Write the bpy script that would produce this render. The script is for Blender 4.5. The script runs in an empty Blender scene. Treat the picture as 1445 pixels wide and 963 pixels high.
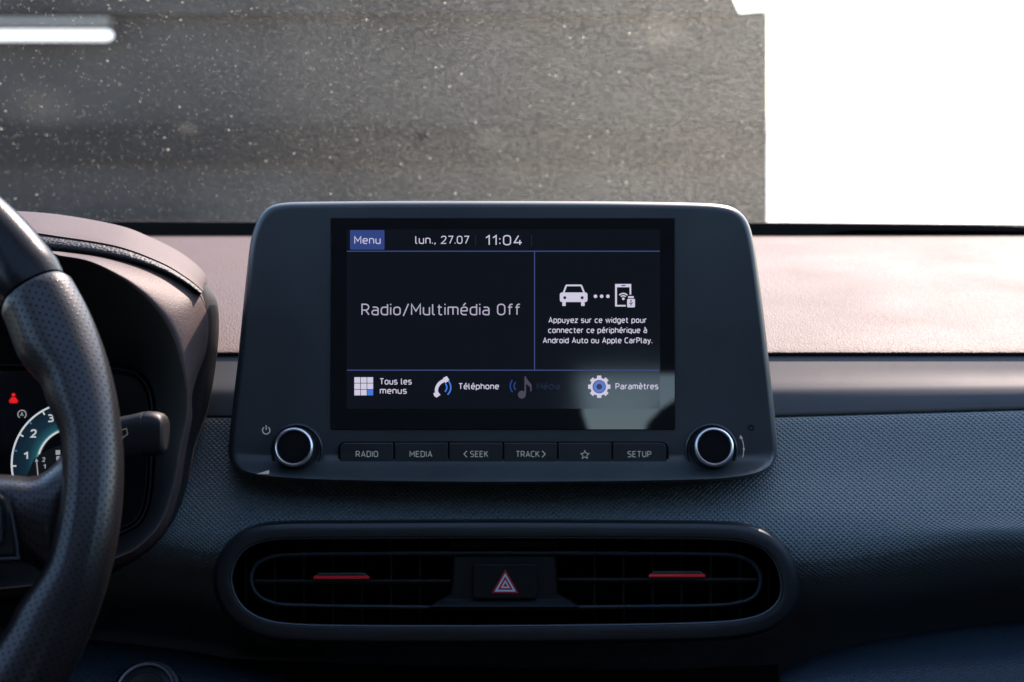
import bpy, math, random
from mathutils import Vector, Matrix
from math import sin, cos, tan, pi, radians, sqrt, hypot, atan2

random.seed(7)
SC = bpy.context.scene
COL = SC.collection

# ------------------------------------------------------------------ camera
PITCH = radians(9.0)
CAM = Vector((0, 0, 1.15))
F = 50.0 / 36.0 * 1445.0
FWD = Vector((0, cos(PITCH), -sin(PITCH)))
UP = Vector((0, sin(PITCH), cos(PITCH)))
RT = Vector((1, 0, 0))
cd = bpy.data.cameras.new('camera')
cd.lens = 50; cd.sensor_width = 36; cd.sensor_fit = 'HORIZONTAL'
cd.clip_start = 0.02; cd.clip_end = 3000
cd.dof.use_dof = True; cd.dof.focus_distance = 0.815; cd.dof.aperture_fstop = 10.0
co = bpy.data.objects.new('camera', cd); COL.objects.link(co)
co.location = CAM; co.rotation_euler = (radians(90) - PITCH, 0, 0)
SC.camera = co

# ------------------------------------------------------------------ light
SUN_EL, SUN_AZ = radians(42), radians(24)     # azimuth measured from +Y towards +X
w = bpy.data.worlds.new('World'); SC.world = w; w.use_nodes = True
nt = w.node_tree
sky = nt.nodes.new('ShaderNodeTexSky'); sky.sky_type = 'NISHITA'; sky.sun_disc = False
sky.sun_elevation = SUN_EL; sky.sun_rotation = SUN_AZ
sky.dust_density = 1.0; sky.ozone_density = 1.5
bg = nt.nodes['Background']; bg.inputs['Strength'].default_value = 0.15
nt.links.new(sky.outputs[0], bg.inputs[0])
sd = bpy.data.lights.new('sun', 'SUN'); sd.energy = 3.7; sd.angle = radians(0.6); sd.color = (1.0, 0.77, 0.69)
so = bpy.data.objects.new('sun', sd); COL.objects.link(so)
sdir = Vector((sin(SUN_AZ) * cos(SUN_EL), cos(SUN_AZ) * cos(SUN_EL), sin(SUN_EL)))
so.rotation_euler = sdir.to_track_quat('Z', 'Y').to_euler(); so.location = (1, 3, 4)
EXPO = 1.9
SC.view_settings.view_transform = 'Standard'; SC.view_settings.look = 'None'
SC.view_settings.exposure = EXPO; SC.view_settings.gamma = 1
K = 2 ** -EXPO                                 # keeps lit screens constant under exposure

# ------------------------------------------------------------------ helpers
def at(px, py, d):
    return CAM + FWD * d + RT * ((px - 722.5) / F * d) - UP * ((py - 481.5) / F * d)

def atY(px, py, Y):
    v = at(px, py, 1.0) - CAM
    return CAM + v * (Y / v.y)

def srgb(r, g, b):
    f = lambda c: (c / 12.92 if c <= .04045 else ((c + .055) / 1.055) ** 2.4)
    return tuple(f(c / 255) for c in (r, g, b))

FRAME = {}
def frame_of(o):
    return FRAME.get(o.name, Matrix.Identity(4))

def thing(name, label, cat, loc, rot=(0, 0, 0), group=None):
    o = bpy.data.objects.new(name, None); COL.objects.link(o)
    o.empty_display_size = .02
    o.location = loc; o.rotation_euler = rot
    from mathutils import Euler
    FRAME[o.name] = Matrix.Translation(loc) @ Euler(rot).to_matrix().to_4x4()
    o['label'] = label; o['category'] = cat
    if group: o['group'] = group
    return o

class MB:
    """collects faces with uv; vertices are world positions"""
    def __init__(s): s.v = []; s.f = []; s.uv = []; s.mi = []
    def vert(s, p, uv=(0, 0)):
        s.v.append(Vector(p)); s.uv.append(uv); return len(s.v) - 1
    def grid(s, rows, uvs=None, close_u=False, close_v=False, mi=0, flip=False):
        n = len(rows); m = len(rows[0]); idx = []
        for i, r in enumerate(rows):
            idx.append([s.vert(p, uvs[i][j] if uvs else (j / max(1, m - 1), i / max(1, n - 1))) for j, p in enumerate(r)])
        for i in range(n if close_v else n - 1):
            for j in range(m if close_u else m - 1):
                q = (idx[i][j], idx[i][(j + 1) % m], idx[(i + 1) % n][(j + 1) % m], idx[(i + 1) % n][j])
                s.f.append(q[::-1] if flip else q); s.mi.append(mi)
        return idx
    def poly(s, pts, mi=0):
        s.f.append(tuple(s.vert(p) for p in pts)); s.mi.append(mi)
    def face(s, idx, mi=0):
        s.f.append(tuple(idx)); s.mi.append(mi)
    def build(s, name, mat, parent=None, smooth=True, angle=38, props=None):
        M = frame_of(parent).inverted() if parent else Matrix.Identity(4)
        me = bpy.data.meshes.new(name)
        me.from_pydata([tuple(M @ p) for p in s.v], [], s.f)
        ul = me.uv_layers.new(name='UVMap')
        for l in me.loops: ul.data[l.index].uv = s.uv[l.vertex_index]
        mats = mat if isinstance(mat, (list, tuple)) else [mat]
        for m in mats: me.materials.append(m)
        for p, k in zip(me.polygons, s.mi): p.material_index = k; p.use_smooth = smooth
        me.update()
        if smooth: me.set_sharp_from_angle(angle=radians(angle))
        o = bpy.data.objects.new(name, me); COL.objects.link(o)
        if parent:
            o.parent = parent; FRAME[o.name] = frame_of(parent)
        for k, v in (props or {}).items(): o[k] = v
        return o

def cr(P, t):
    """catmull-rom value of list P (tuples) at real index t (open)"""
    n = len(P); i = min(int(t), n - 2); f = t - i
    p1, p2 = P[i], P[i + 1]
    p0 = P[i - 1] if i > 0 else tuple(2 * a - b for a, b in zip(p1, p2))
    p3 = P[i + 2] if i + 2 < n else tuple(2 * b - a for a, b in zip(p1, p2))
    return tuple(.5 * (2 * b + (c - a) * f + (2 * a - 5 * b + 4 * c - d) * f * f + (3 * b - a - 3 * c + d) * f ** 3)
                 for a, b, c, d in zip(p0, p1, p2, p3))

def resample(pts, n, closed=False, smooth=True):
    pts = [tuple(p) for p in pts]
    if closed:
        ext = pts[-2:] + pts + pts[:3]
        dense = []
        for i in range(len(pts)):
            for k in range(12):
                dense.append(cr(ext, i + 2 + k / 12) if smooth else tuple(a + (b - a) * k / 12 for a, b in zip(ext[i + 2], ext[i + 3])))
        dense.append(dense[0])
    else:
        N = (len(pts) - 1) * 12
        dense = [cr(pts, i / 12) if smooth else None for i in range(N + 1)] if smooth else pts
    L = [0]
    for a, b in zip(dense, dense[1:]):
        L.append(L[-1] + sqrt(sum((x - y) ** 2 for x, y in zip(a[:2], b[:2]))) + 1e-9)
    out = []; k = 0
    cnt = n if closed else n - 1
    for i in range(n):
        t = L[-1] * i / cnt
        while k < len(L) - 2 and L[k + 1] < t: k += 1
        f = (t - L[k]) / (L[k + 1] - L[k])
        out.append(tuple(a + (b - a) * f for a, b in zip(dense[k], dense[k + 1])))
    return out

def offset(path, d, closed=True):
    """offset closed px path inward by d (path clockwise on the y-down picture)"""
    n = len(path); out = []
    for i in range(n):
        a = path[(i - 1) % n] if closed or i > 0 else path[i]
        b = path[(i + 1) % n] if closed or i < n - 1 else path[i]
        tx, ty = b[0] - a[0], b[1] - a[1]; L = hypot(tx, ty) or 1
        out.append((path[i][0] - ty / L * d, path[i][1] + tx / L * d) + tuple(path[i][2:]))
    return out

def rrect(x0, y0, x1, y1, r, seg=6):
    """clockwise rounded rectangle on the y-down picture; r one value or (tl,tr,br,bl)"""
    if not isinstance(r, (tuple, list)): r = (r,) * 4
    P = []
    for (cx, cy, a0, rr) in ((x0 + r[0], y0 + r[0], 180, r[0]), (x1 - r[1], y0 + r[1], 270, r[1]),
                             (x1 - r[2], y1 - r[2], 0, r[2]), (x0 + r[3], y1 - r[3], 90, r[3])):
        for k in range(seg + 1):
            a = radians(a0 + 90 * k / seg)
            P.append((cx + rr * cos(a), cy + rr * sin(a)))
    return P

def slab(mb, path, d, profile, cap=True, mi=0):
    """stack of inset rings: profile = [(inset_px, depth_offset_m)...] then a cap"""
    rings = []
    for ins, dz in profile:
        q = offset(path, ins) if ins else path
        rings.append([at(p[0], p[1], d + dz) for p in q])
    idx = mb.grid(rings, close_u=True, mi=mi)
    if cap: mb.poly(rings[-1], mi)             # own vertices: the face stays flat
    return idx

def tube(mb, pts, r, seg=8, closed=False, mi=0, cap=True):
    pts = [Vector(p) for p in pts]; n = len(pts); rows = []
    prev = None
    for i in range(n):
        a = pts[i - 1] if (i > 0 or closed) else pts[i]
        b = pts[(i + 1) % n] if (i < n - 1 or closed) else pts[i]
        t = (b - a).normalized()
        if prev is None:
            h = Vector((0, 0, 1)) if abs(t.z) < .9 else Vector((1, 0, 0))
            u = t.cross(h).normalized()
        else:
            u = (prev - t * prev.dot(t)).normalized()
        prev = u; v = t.cross(u)
        rr = r[i] if isinstance(r, (list, tuple)) else r
        rows.append([pts[i] + u * rr * cos(2 * pi * k / seg) + v * rr * sin(2 * pi * k / seg) for k in range(seg)])
    idx = mb.grid(rows, close_u=True, close_v=closed, mi=mi)
    if cap and not closed:
        mb.face(idx[0][::-1], mi); mb.face(idx[-1], mi)

def lathe(mb, c, axis, prof, seg=48, mi=0, up=None):
    """prof = [(radius, height along axis)]"""
    axis = Vector(axis).normalized()
    u = (Vector((1, 0, 0)) - axis * axis.x).normalized(); v = axis.cross(u)
    rows = []
    for r, h in prof:
        rows.append([c + axis * h + (u * cos(2 * pi * k / seg) + v * sin(2 * pi * k / seg)) * r for k in range(seg)])
    idx = mb.grid(rows, close_u=True, mi=mi)
    if prof[-1][0] > 1e-5: mb.face(idx[-1], mi)

def box(mb, lo, hi, mi=0):
    x0, y0, z0 = lo; x1, y1, z1 = hi
    c = [Vector((x, y, z)) for z in (z0, z1) for y in (y0, y1) for x in (x0, x1)]
    for f in ((0, 2, 3, 1), (4, 5, 7, 6), (0, 1, 5, 4), (2, 6, 7, 3), (0, 4, 6, 2), (1, 3, 7, 5)):
        mb.poly([c[i] for i in f], mi)

def lerp(a, b, t): return a + (b - a) * t
def sstep(a, b, x):
    t = max(0, min(1, (x - a) / (b - a))); return t * t * (3 - 2 * t)

# ------------------------------------------------------------------ materials
def mat(name, base, rough=.5, spec=.5, metal=0, coat=0):
    m = bpy.data.materials.new(name); m.use_nodes = True
    b = m.node_tree.nodes['Principled BSDF']
    b.inputs['Base Color'].default_value = (*base, 1)
    b.inputs['Roughness'].default_value = rough
    b.inputs['Specular IOR Level'].default_value = spec
    b.inputs['Metallic'].default_value = metal
    b.inputs['Coat Weight'].default_value = coat
    return m

class NT:
    def __init__(s, m):
        s.t = m.node_tree; s.b = s.t.nodes.get('Principled BSDF')
    def n(s, kind, **kw):
        x = s.t.nodes.new('ShaderNode' + kind)
        for k, v in kw.items():
            if hasattr(x, k): setattr(x, k, v)
            else: x.inputs[k].default_value = v
        return x
    def l(s, a, b): s.t.links.new(a, b)
    def math(s, op, a, b=0.0, clamp=False):
        x = s.t.nodes.new('ShaderNodeMath'); x.operation = op; x.use_clamp = clamp
        for i, q in enumerate((a, b)):
            if isinstance(q, (int, float)): x.inputs[i].default_value = q
            else: s.l(q, x.inputs[i])
        return x.outputs[0]
    def ramp(s, fac, stops):
        r = s.t.nodes.new('ShaderNodeValToRGB'); e = r.color_ramp.elements
        while len(e) < len(stops): e.new(.5)
        for q, (p, c) in zip(e, stops): q.position = p; q.color = (*c, 1)
        s.l(fac, r.inputs[0]); return r.outputs[0]
    def bump(s, h, dist, strength=1.0, normal=None):
        x = s.t.nodes.new('ShaderNodeBump'); x.inputs['Distance'].default_value = dist; x.inputs['Strength'].default_value = strength
        s.l(h, x.inputs['Height'])
        if normal is not None: s.l(normal, x.inputs['Normal'])
        s.l(x.outputs[0], s.b.inputs['Normal']); return x.outputs[0]

def fine_wear(m, scale=60, rough_amp=.12, col_amp=.25):
    """slow uneven gloss and colour of a real moulded part"""
    t = NT(m); tc = t.n('TexCoord'); no = t.n('TexNoise', Scale=scale, Detail=5.0)
    t.l(tc.outputs['Object'], no.inputs['Vector'])
    r0 = t.b.inputs['Roughness'].default_value
    v = t.math('ADD', t.math('MULTIPLY', t.math('SUBTRACT', no.outputs[0], .5), rough_amp * 2), r0, True)
    t.l(v, t.b.inputs['Roughness'])
    c = t.b.inputs['Base Color'].default_value[:3]
    t.l(t.ramp(no.outputs[0], [(.25, [x * (1 - col_amp) for x in c]), (.75, [x * (1 + col_amp) for x in c])]), t.b.inputs['Base Color'])
    return m

def grain(m, size=.0013, dist=.0003, wear=True):
    """moulded leather grain; uv or object coordinates in metres"""
    t = NT(m); tc = t.n('TexCoord')
    vo = t.n('TexVoronoi', Scale=1 / size); vo.feature = 'SMOOTH_F1'; vo.inputs['Smoothness'].default_value = .4
    no = t.n('TexNoise', Scale=.35 / size, Detail=3.0)
    t.l(tc.outputs['Object'], vo.inputs['Vector']); t.l(tc.outputs['Object'], no.inputs['Vector'])
    h = t.math('ADD', t.math('MULTIPLY', vo.outputs['Distance'], -1.0), t.math('MULTIPLY', no.outputs[0], .8))
    t.bump(h, dist)
    if wear:
        n2 = t.n('TexNoise', Scale=9.0, Detail=6.0); t.l(tc.outputs['Object'], n2.inputs['Vector'])
        r0 = t.b.inputs['Roughness'].default_value
        t.l(t.math('ADD', t.math('MULTIPLY', t.math('SUBTRACT', n2.outputs[0], .5), .22), r0, True), t.b.inputs['Roughness'])
    return m

def lattice(m, P, dist, sharp=None, holes=False):
    """staggered diamond lattice of bumps (or punched holes) on metric uv"""
    t = NT(m); uv = t.n('UVMap'); sp = t.n('SeparateXYZ'); t.l(uv.outputs[0], sp.inputs[0])
    cu = t.math('COSINE', t.math('MULTIPLY', sp.outputs[0], 2 * pi / P))
    cv = t.math('COSINE', t.math('MULTIPLY', sp.outputs[1], 2 * pi / P))
    p = t.math('MULTIPLY', cu, cv)
    no = t.n('TexNoise', Scale=14.0, Detail=6.0); tc = t.n('TexCoord'); t.l(tc.outputs['Object'], no.inputs['Vector'])
    r0 = t.b.inputs['Roughness'].default_value
    t.l(t.math('ADD', t.math('MULTIPLY', t.math('SUBTRACT', no.outputs[0], .5), .2), r0, True), t.b.inputs['Roughness'])
    if holes:
        mk = t.n('MapRange'); mk.interpolation_type = 'SMOOTHSTEP'
        mk.inputs['From Min'].default_value = .6; mk.inputs['From Max'].default_value = .95
        t.l(p, mk.inputs['Value'])
        c = t.b.inputs['Base Color'].default_value[:3]
        t.l(t.ramp(mk.outputs[0], [(0, c), (1, [x * .35 for x in c])]), t.b.inputs['Base Color'])
        sc = t.math('MULTIPLY', t.math('SUBTRACT', 1.0, mk.outputs[0]), .5)
        t.l(sc, t.b.inputs['Specular IOR Level'])
        vo = t.n('TexVoronoi', Scale=900.0); t.l(tc.outputs['Object'], vo.inputs['Vector'])
        h = t.math('ADD', t.math('MULTIPLY', mk.outputs[0], -1.0), t.math('MULTIPLY', vo.outputs['Distance'], -.18))
        t.bump(h, dist)
    else:
        h = t.math('MAXIMUM', p, -.15)
        t.bump(h, dist)
    return m

def emit(name, rgb, k=1.0):
    """a glowing colour for lit screens and some printed marks, given as it shows in the photograph"""
    m = bpy.data.materials.new(name); m.use_nodes = True
    b = m.node_tree.nodes['Principled BSDF']
    b.inputs['Base Color'].default_value = (.01, .01, .012, 1); b.inputs['Roughness'].default_value = .3
    b.inputs['Specular IOR Level'].default_value = 0.1
    b.inputs['Emission Color'].default_value = (*srgb(*rgb), 1); b.inputs['Emission Strength'].default_value = K * k
    return m

M_dash = grain(mat('dash_grain', (.084, .057, .051), .62, .18), .0012, .00038)
M_hood = grain(mat('hood_shell', (.074, .050, .045), .6, .2), .0009, .0001)
M_band = grain(mat('hood_band_leather', (.03, .031, .031), .6, .3), .0016, .0005)
M_trim = fine_wear(mat('trim_satin', (.050, .056, .064), .55, .18), 25, .05, .1)
M_pad = lattice(mat('pad_textured', (.125, .162, .172), .5), .0032, .0008)
M_low = grain(mat('lower_panel', (.020, .036, .052), .5, .3), .0012, .0005)
M_bezel = fine_wear(mat('bezel_matte', (.030, .037, .040), .40, .5), 18, .06)
M_side = mat('bezel_side', (.011, .011, .012), .5, .25)
M_black = mat('black_plastic', (.007, .0075, .008), .5, .3)
M_void = mat('duct_black', (.003, .003, .003), .9, .1)
M_gloss = mat('gloss_black', (.006, .006, .007), .18)
M_btn = fine_wear(mat('button_plastic', (.016, .018, .02), .38), 40, .06)
M_vent = fine_wear(mat('vent_satin', (.016, .019, .022), .36), 30, .06)
M_vane = mat('vane_plastic', (.022, .025, .028), .5, .35)
M_line = mat('vent_edge', (.05, .065, .078), .35)
M_chrome = mat('chrome_ring', (.8, .8, .8), .36, metal=1)
M_knob = mat('knob_rubber', (.01, .011, .012), .45)
M_well = mat('knob_well', (.035, .042, .048), .3)
M_glass = mat('display_glass', (.011, .0115, .012), .07)
M_red = mat('red_tab', (.75, .02, .03), .25, coat=.5)
M_leg = mat('legend_print', (.30, .32, .34), .6)
M_white = mat('hazard_white', (.62, .66, .72), .6)
M_redp = mat('hazard_red', (.42, .015, .018), .6)
M_perf = lattice(mat('perforated_leather', (.012, .010, .010), .30), .0040, .00006, holes=True)
M_leath = grain(mat('smooth_leather', (.008, .008, .009), .28, .22), .0009, .00005)
M_stitch = mat('red_stitch', (.35, .02, .03), .6)
M_silver = mat('silver_trim', (.32, .32, .34), .35, metal=1)
M_hoodin = mat('hood_inside', (.006, .006, .006), .6, .25)

def glass_noise():
    t = NT(M_glass); tc = t.n('TexCoord'); vo = t.n('TexVoronoi', Scale=140.0)
    t.l(tc.outputs['Object'], vo.inputs['Vector'])
    rnd = t.n('SeparateColor'); t.l(vo.outputs['Color'], rnd.inputs[0])
    lim = t.math('MULTIPLY', t.math('POWER', rnd.outputs[0], 9.0), .10)
    sp = t.math('LESS_THAN', vo.outputs['Distance'], lim)
    t.l(t.ramp(sp, [(0, (.011, .0115, .012)), (1, (.16, .15, .14))]), t.b.inputs['Base Color'])
    no = t.n('TexNoise', Scale=30.0, Detail=6.0); t.l(tc.outputs['Object'], no.inputs['Vector'])
    t.l(t.math('ADD', t.math('MULTIPLY', no.outputs[0], .04), .005), t.b.inputs['Roughness'])
glass_noise()

# ------------------------------------------------------------------ setting
m = mat('pale_concrete', (.62, .60, .57), .8)
t = NT(m); tc = t.n('TexCoord'); no = t.n('TexNoise', Scale=1.5, Detail=8.0); t.l(tc.outputs['Object'], no.inputs['Vector'])
t.l(t.ramp(no.outputs[0], [(.3, (.54, .52, .50)), (.7, (.68, .66, .63))]), t.b.inputs['Base Color'])
mb = MB(); mb.poly([(-900, -900, 0), (900, -900, 0), (900, 900, 0), (-900, 900, 0)])
g = mb.build('ground', m, smooth=False); g['kind'] = 'structure'

# dark building ahead
WY = 5.0
m_wall = mat('dark_wall', (.009, .009, .0085), .8)
t = NT(m_wall); tc = t.n('TexCoord'); no = t.n('TexNoise', Scale=2.0, Detail=7.0); t.l(tc.outputs['Object'], no.inputs['Vector'])
t.l(t.ramp(no.outputs[0], [(.35, (.012, .012, .0115)), (.65, (.034, .033, .030))]), t.b.inputs['Base Color'])
a = atY(1083, 312, WY); b = atY(1083, 14, WY)
lean = (b.x - a.x) / (b.z - a.z)
xe = lambda z: a.x + (z - a.z) * lean
bl = thing('dark_building', 'dark building wall beyond the windscreen with its right edge against white sky', 'building', (-2.5, WY, 0))
mb = MB()
zt = b.z; xl = -7.0
for Y0, Y1 in ((WY, WY + 4),):
    q = [(xl, 0), (xe(0), 0), (xe(zt), zt), (xe(zt) - .12, zt - .012), (xl, zt - .012)]
    fr = [Vector((x, Y0, z)) for x, z in q]; bk = [Vector((x, Y1, z)) for x, z in q]
    mb.poly(fr); mb.poly(bk[::-1])
    for i in range(len(q)):
        j = (i + 1) % len(q); mb.poly([fr[i], bk[i], bk[j], fr[j]])
mb.build('wall', m_wall, bl, smooth=False)
c = atY(1045, 18, WY - .05); dd = atY(1033, -6, WY - .05)
mb = MB(); zr = c.z - .004
q = [(xl, zr), (c.x, zr), (dd.x, dd.z), (dd.x - .55, 2.35), (xl, 2.35)]
fr = [Vector((x, WY - .05, z)) for x, z in q]; bk = [Vector((x, WY + 4.1, z)) for x, z in q]
mb.poly(fr); mb.poly(bk[::-1])
for i in range(len(q)):
    j = (i + 1) % len(q); mb.poly([fr[i], bk[i], bk[j], fr[j]])
mb.build('eave', m_wall, bl, smooth=False)
# ledges that band the wall
for (y0, y1, th, x0) in ((181, 228, .05, -2.4), ):
    p0 = atY(280, y0, WY); p1 = atY(280, y1, WY); mb = MB()
    box(mb, (x0, WY - th, p1.z), (xe(p1.z) - .01, WY - .002, p0.z)); mb.build('ledge', mat('ledge_dark', (.009, .009, .0085), .9), bl, smooth=False)

# strip lamp on the building
lm = thing('strip_lamp', 'lit white tube lamp on the dark building behind the steering wheel', 'lamp', atY(60, 50, WY - .1))
m_tube = bpy.data.materials.new('lamp_tube'); m_tube.use_nodes = True
bb = m_tube.node_tree.nodes['Principled BSDF']; bb.inputs['Emission Color'].default_value = (1, .98, .94, 1); bb.inputs['Emission Strength'].default_value = .72 * K
mb = MB(); tube(mb, [atY(x, 50, WY - .1) for x in (-500, -200, 20, 100, 150, 156, 160)], [.0215, .0215, .0215, .0215, .0215, .018, .008], 12); mb.build('tube', m_tube, lm)
mb = MB(); p0 = atY(-520, 24, WY - .09); p1 = atY(158, 38, WY - .09)
box(mb, (p0.x, WY - .13, p1.z), (p1.x, WY - .052, p0.z)); mb.build('housing', mat('lamp_housing', (.12, .115, .10), .5), lm, smooth=False)

# windscreen
gl = bpy.data.materials.new('dusty_glass'); gl.use_nodes = True
t = NT(gl); t.t.nodes.remove(t.b)
out = t.t.nodes['Material Output']
tc = t.n('TexCoord'); mp = t.n('Mapping'); t.l(tc.outputs['Object'], mp.inputs['Vector'])
def noise(scale, det=4.0, sc3=(1, 1, 1)):
    mm = t.n('Mapping'); mm.inputs['Scale'].default_value = sc3; t.l(tc.outputs['Object'], mm.inputs['Vector'])
    q = t.n('TexNoise', Scale=scale, Detail=det); t.l(mm.outputs[0], q.inputs['Vector']); return q.outputs[0]
def specks(scale, power, size):
    vo = t.n('TexVoronoi', Scale=scale); t.l(tc.outputs['Object'], vo.inputs['Vector'])
    rnd = t.n('SeparateColor'); t.l(vo.outputs['Color'], rnd.inputs[0])
    lim = t.math('MULTIPLY', t.math('POWER', rnd.outputs[0], power), size)
    mr = t.n('MapRange'); t.l(vo.outputs['Distance'], mr.inputs['Value']); t.l(lim, mr.inputs['From Max'])
    mr.inputs['From Min'].default_value = 0.0; mr.inputs['To Min'].default_value = 1.0; mr.inputs['To Max'].default_value = 0.0
    return mr.outputs[0]
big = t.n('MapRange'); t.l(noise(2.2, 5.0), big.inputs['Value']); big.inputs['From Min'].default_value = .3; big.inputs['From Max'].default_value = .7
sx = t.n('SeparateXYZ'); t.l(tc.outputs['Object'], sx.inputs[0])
side = t.n('MapRange'); t.l(sx.outputs[0], side.inputs['Value'])      # dust thinned left, thickened right, to carry the glare near the sun
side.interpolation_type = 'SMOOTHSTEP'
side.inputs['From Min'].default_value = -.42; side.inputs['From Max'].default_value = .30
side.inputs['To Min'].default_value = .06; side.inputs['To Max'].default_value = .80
dust_glare = t.math('MULTIPLY', t.math('ADD', t.math('MULTIPLY', big.outputs[0], .06), .018), side.outputs[0])
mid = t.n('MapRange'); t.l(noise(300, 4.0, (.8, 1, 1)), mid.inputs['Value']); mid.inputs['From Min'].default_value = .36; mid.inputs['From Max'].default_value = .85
dust = t.math('ADD', dust_glare, t.math('MULTIPLY', t.math('MULTIPLY', mid.outputs[0], .11), side.outputs[0]))
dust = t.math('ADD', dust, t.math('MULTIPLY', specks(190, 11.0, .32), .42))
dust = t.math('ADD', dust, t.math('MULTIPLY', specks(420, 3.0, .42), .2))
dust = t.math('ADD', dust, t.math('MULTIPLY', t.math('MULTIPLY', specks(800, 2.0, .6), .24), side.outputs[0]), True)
def on_glass(px, py):                          # where a mark sits on the sloping pane
    v = at(px, py, 1.0) - CAM
    k = (1.655 - 1.028) / (.62 - 1.385)
    d_ = (1.028 - 1.15 - k * 1.385) / (v.z - k * v.y)
    return CAM + v * d_ - Vector((0, 1.40, 1.02)), d_
for px, py, r_, a_ in ((553, 64, 13, .10), (262, 186, 24, .03), (690, 205, 40, .02), (598, 200, 22, -.03), (540, 84, 12, .04), (935, 60, 60, .03), (60, 150, 70, .015)):
    c_, d_ = on_glass(px, py)
    di = t.n('VectorMath'); di.operation = 'DISTANCE'; t.l(tc.outputs['Object'], di.inputs[0]); di.inputs[1].default_value = c_
    mr = t.n('MapRange'); mr.interpolation_type = 'SMOOTHSTEP'; t.l(t.math('ADD', di.outputs['Value'], t.math('MULTIPLY', t.math('SUBTRACT', noise(60), .5), .02)), mr.inputs['Value'])
    mr.inputs['From Min'].default_value = 0; mr.inputs['From Max'].default_value = r_ / F * d_; mr.inputs['To Min'].default_value = a_; mr.inputs['To Max'].default_value = 0
    dust = t.math('ADD', dust, mr.outputs[0], True)
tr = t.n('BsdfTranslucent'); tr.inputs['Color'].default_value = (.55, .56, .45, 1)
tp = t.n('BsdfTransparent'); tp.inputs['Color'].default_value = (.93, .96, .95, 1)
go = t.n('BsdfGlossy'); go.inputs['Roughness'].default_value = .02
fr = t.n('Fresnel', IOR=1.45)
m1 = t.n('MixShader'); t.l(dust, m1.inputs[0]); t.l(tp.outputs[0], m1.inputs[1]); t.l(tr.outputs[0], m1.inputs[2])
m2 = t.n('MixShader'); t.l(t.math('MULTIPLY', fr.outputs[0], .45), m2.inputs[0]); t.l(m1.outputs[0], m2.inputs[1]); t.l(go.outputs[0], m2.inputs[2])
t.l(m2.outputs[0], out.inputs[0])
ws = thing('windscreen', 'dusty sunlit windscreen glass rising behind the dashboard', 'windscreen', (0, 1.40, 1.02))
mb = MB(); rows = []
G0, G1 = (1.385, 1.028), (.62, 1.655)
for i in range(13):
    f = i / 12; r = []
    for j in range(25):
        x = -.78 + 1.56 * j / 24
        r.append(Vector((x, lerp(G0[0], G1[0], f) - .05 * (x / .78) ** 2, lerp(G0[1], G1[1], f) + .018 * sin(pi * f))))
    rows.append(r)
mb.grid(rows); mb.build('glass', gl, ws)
# black seal at its foot, thicker towards the driver
top = [(-600, 312), (180, 312), (360, 313), (720, 314), (1100, 314), (1445, 317), (2200, 321)]
bot = [(-600, 334), (180, 334), (360, 334), (720, 334), (1100, 333), (1160, 330.5), (1180, 328), (1205, 325.2), (1300, 325.6), (1445, 327), (2200, 331)]
def yat(c, x):
    for a_, b_ in zip(c, c[1:]):
        if x <= b_[0]: return lerp(a_[1], b_[1], (x - a_[0]) / (b_[0] - a_[0]))
    return c[-1][1]
mb = MB(); r0 = []; r1 = []; r2 = []
for x in list(range(-450, 1140, 60)) + list(range(1140, 1220, 8)) + list(range(1240, 1900, 60)):
    r0.append(at(x, yat(top, x), 1.352)); r1.append(at(x, yat(top, x) + .8, 1.346)); r2.append(at(x, yat(bot, x), 1.346))
mb.grid([[p + Vector((0, .03, -.02)) for p in r0], r0, r1, r2, [p + Vector((0, .04, -.004)) for p in r2]])
mb.build('seal', mat('rubber_seal', (.004, .004, .004), .8, .1), ws)

# ------------------------------------------------------------------ car body around the dashboard
m_lin = mat('headliner', (.16, .155, .15), .9); m_dark = mat('cabin_trim', (.02, .02, .021), .7)
cb = thing('car_body', 'unseen dark car cabin shell around the dashboard, openings shaped for the light', 'car', (0, 0, .3))
mb = MB(); box(mb, (-.74, -1.7, 1.66), (.74, -.40, 1.70)); box(mb, (-.74, .45, 1.66), (.74, .60, 1.70))  # unseen roof; sunroof gap added to let overhead sky light in
box(mb, (-.74, -.40, 1.66), (-.66, .45, 1.70)); box(mb, (.66, -.40, 1.66), (.74, .45, 1.70)); mb.build('roof_lining', m_lin, cb, smooth=False)
for sx_ in (-1, 1):
    mb = MB(); x0, x1 = sorted((sx_ * .76, sx_ * .82)); box(mb, (x0, -1.7, .3), (x1, .55, 1.17)); box(mb, (x0, .55, .3), (x1, 1.55, 1.03)); mb.build('door_panel', m_dark, cb, smooth=False)  # door sills raised to cut low side light
    mb = MB(); box(mb, (x0, -1.7, 1.17), (x1, .0, 1.66)); mb.build('rear_light_baffle', m_dark, cb, smooth=False)  # added to close the rear side windows and block light from behind
mb = MB(); box(mb, (-.82, -1.7, .26), (.82, 1.6, .30)); mb.build('floor_pan', m_dark, cb, smooth=False)
mb = MB(); box(mb, (-.76, 1.42, .3), (.76, 1.46, 1.03)); mb.build('firewall', m_dark, cb, smooth=False)
mb = MB()
OX0, OX1, OZ0, OZ1 = .165, .335, .98, 1.34
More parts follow.
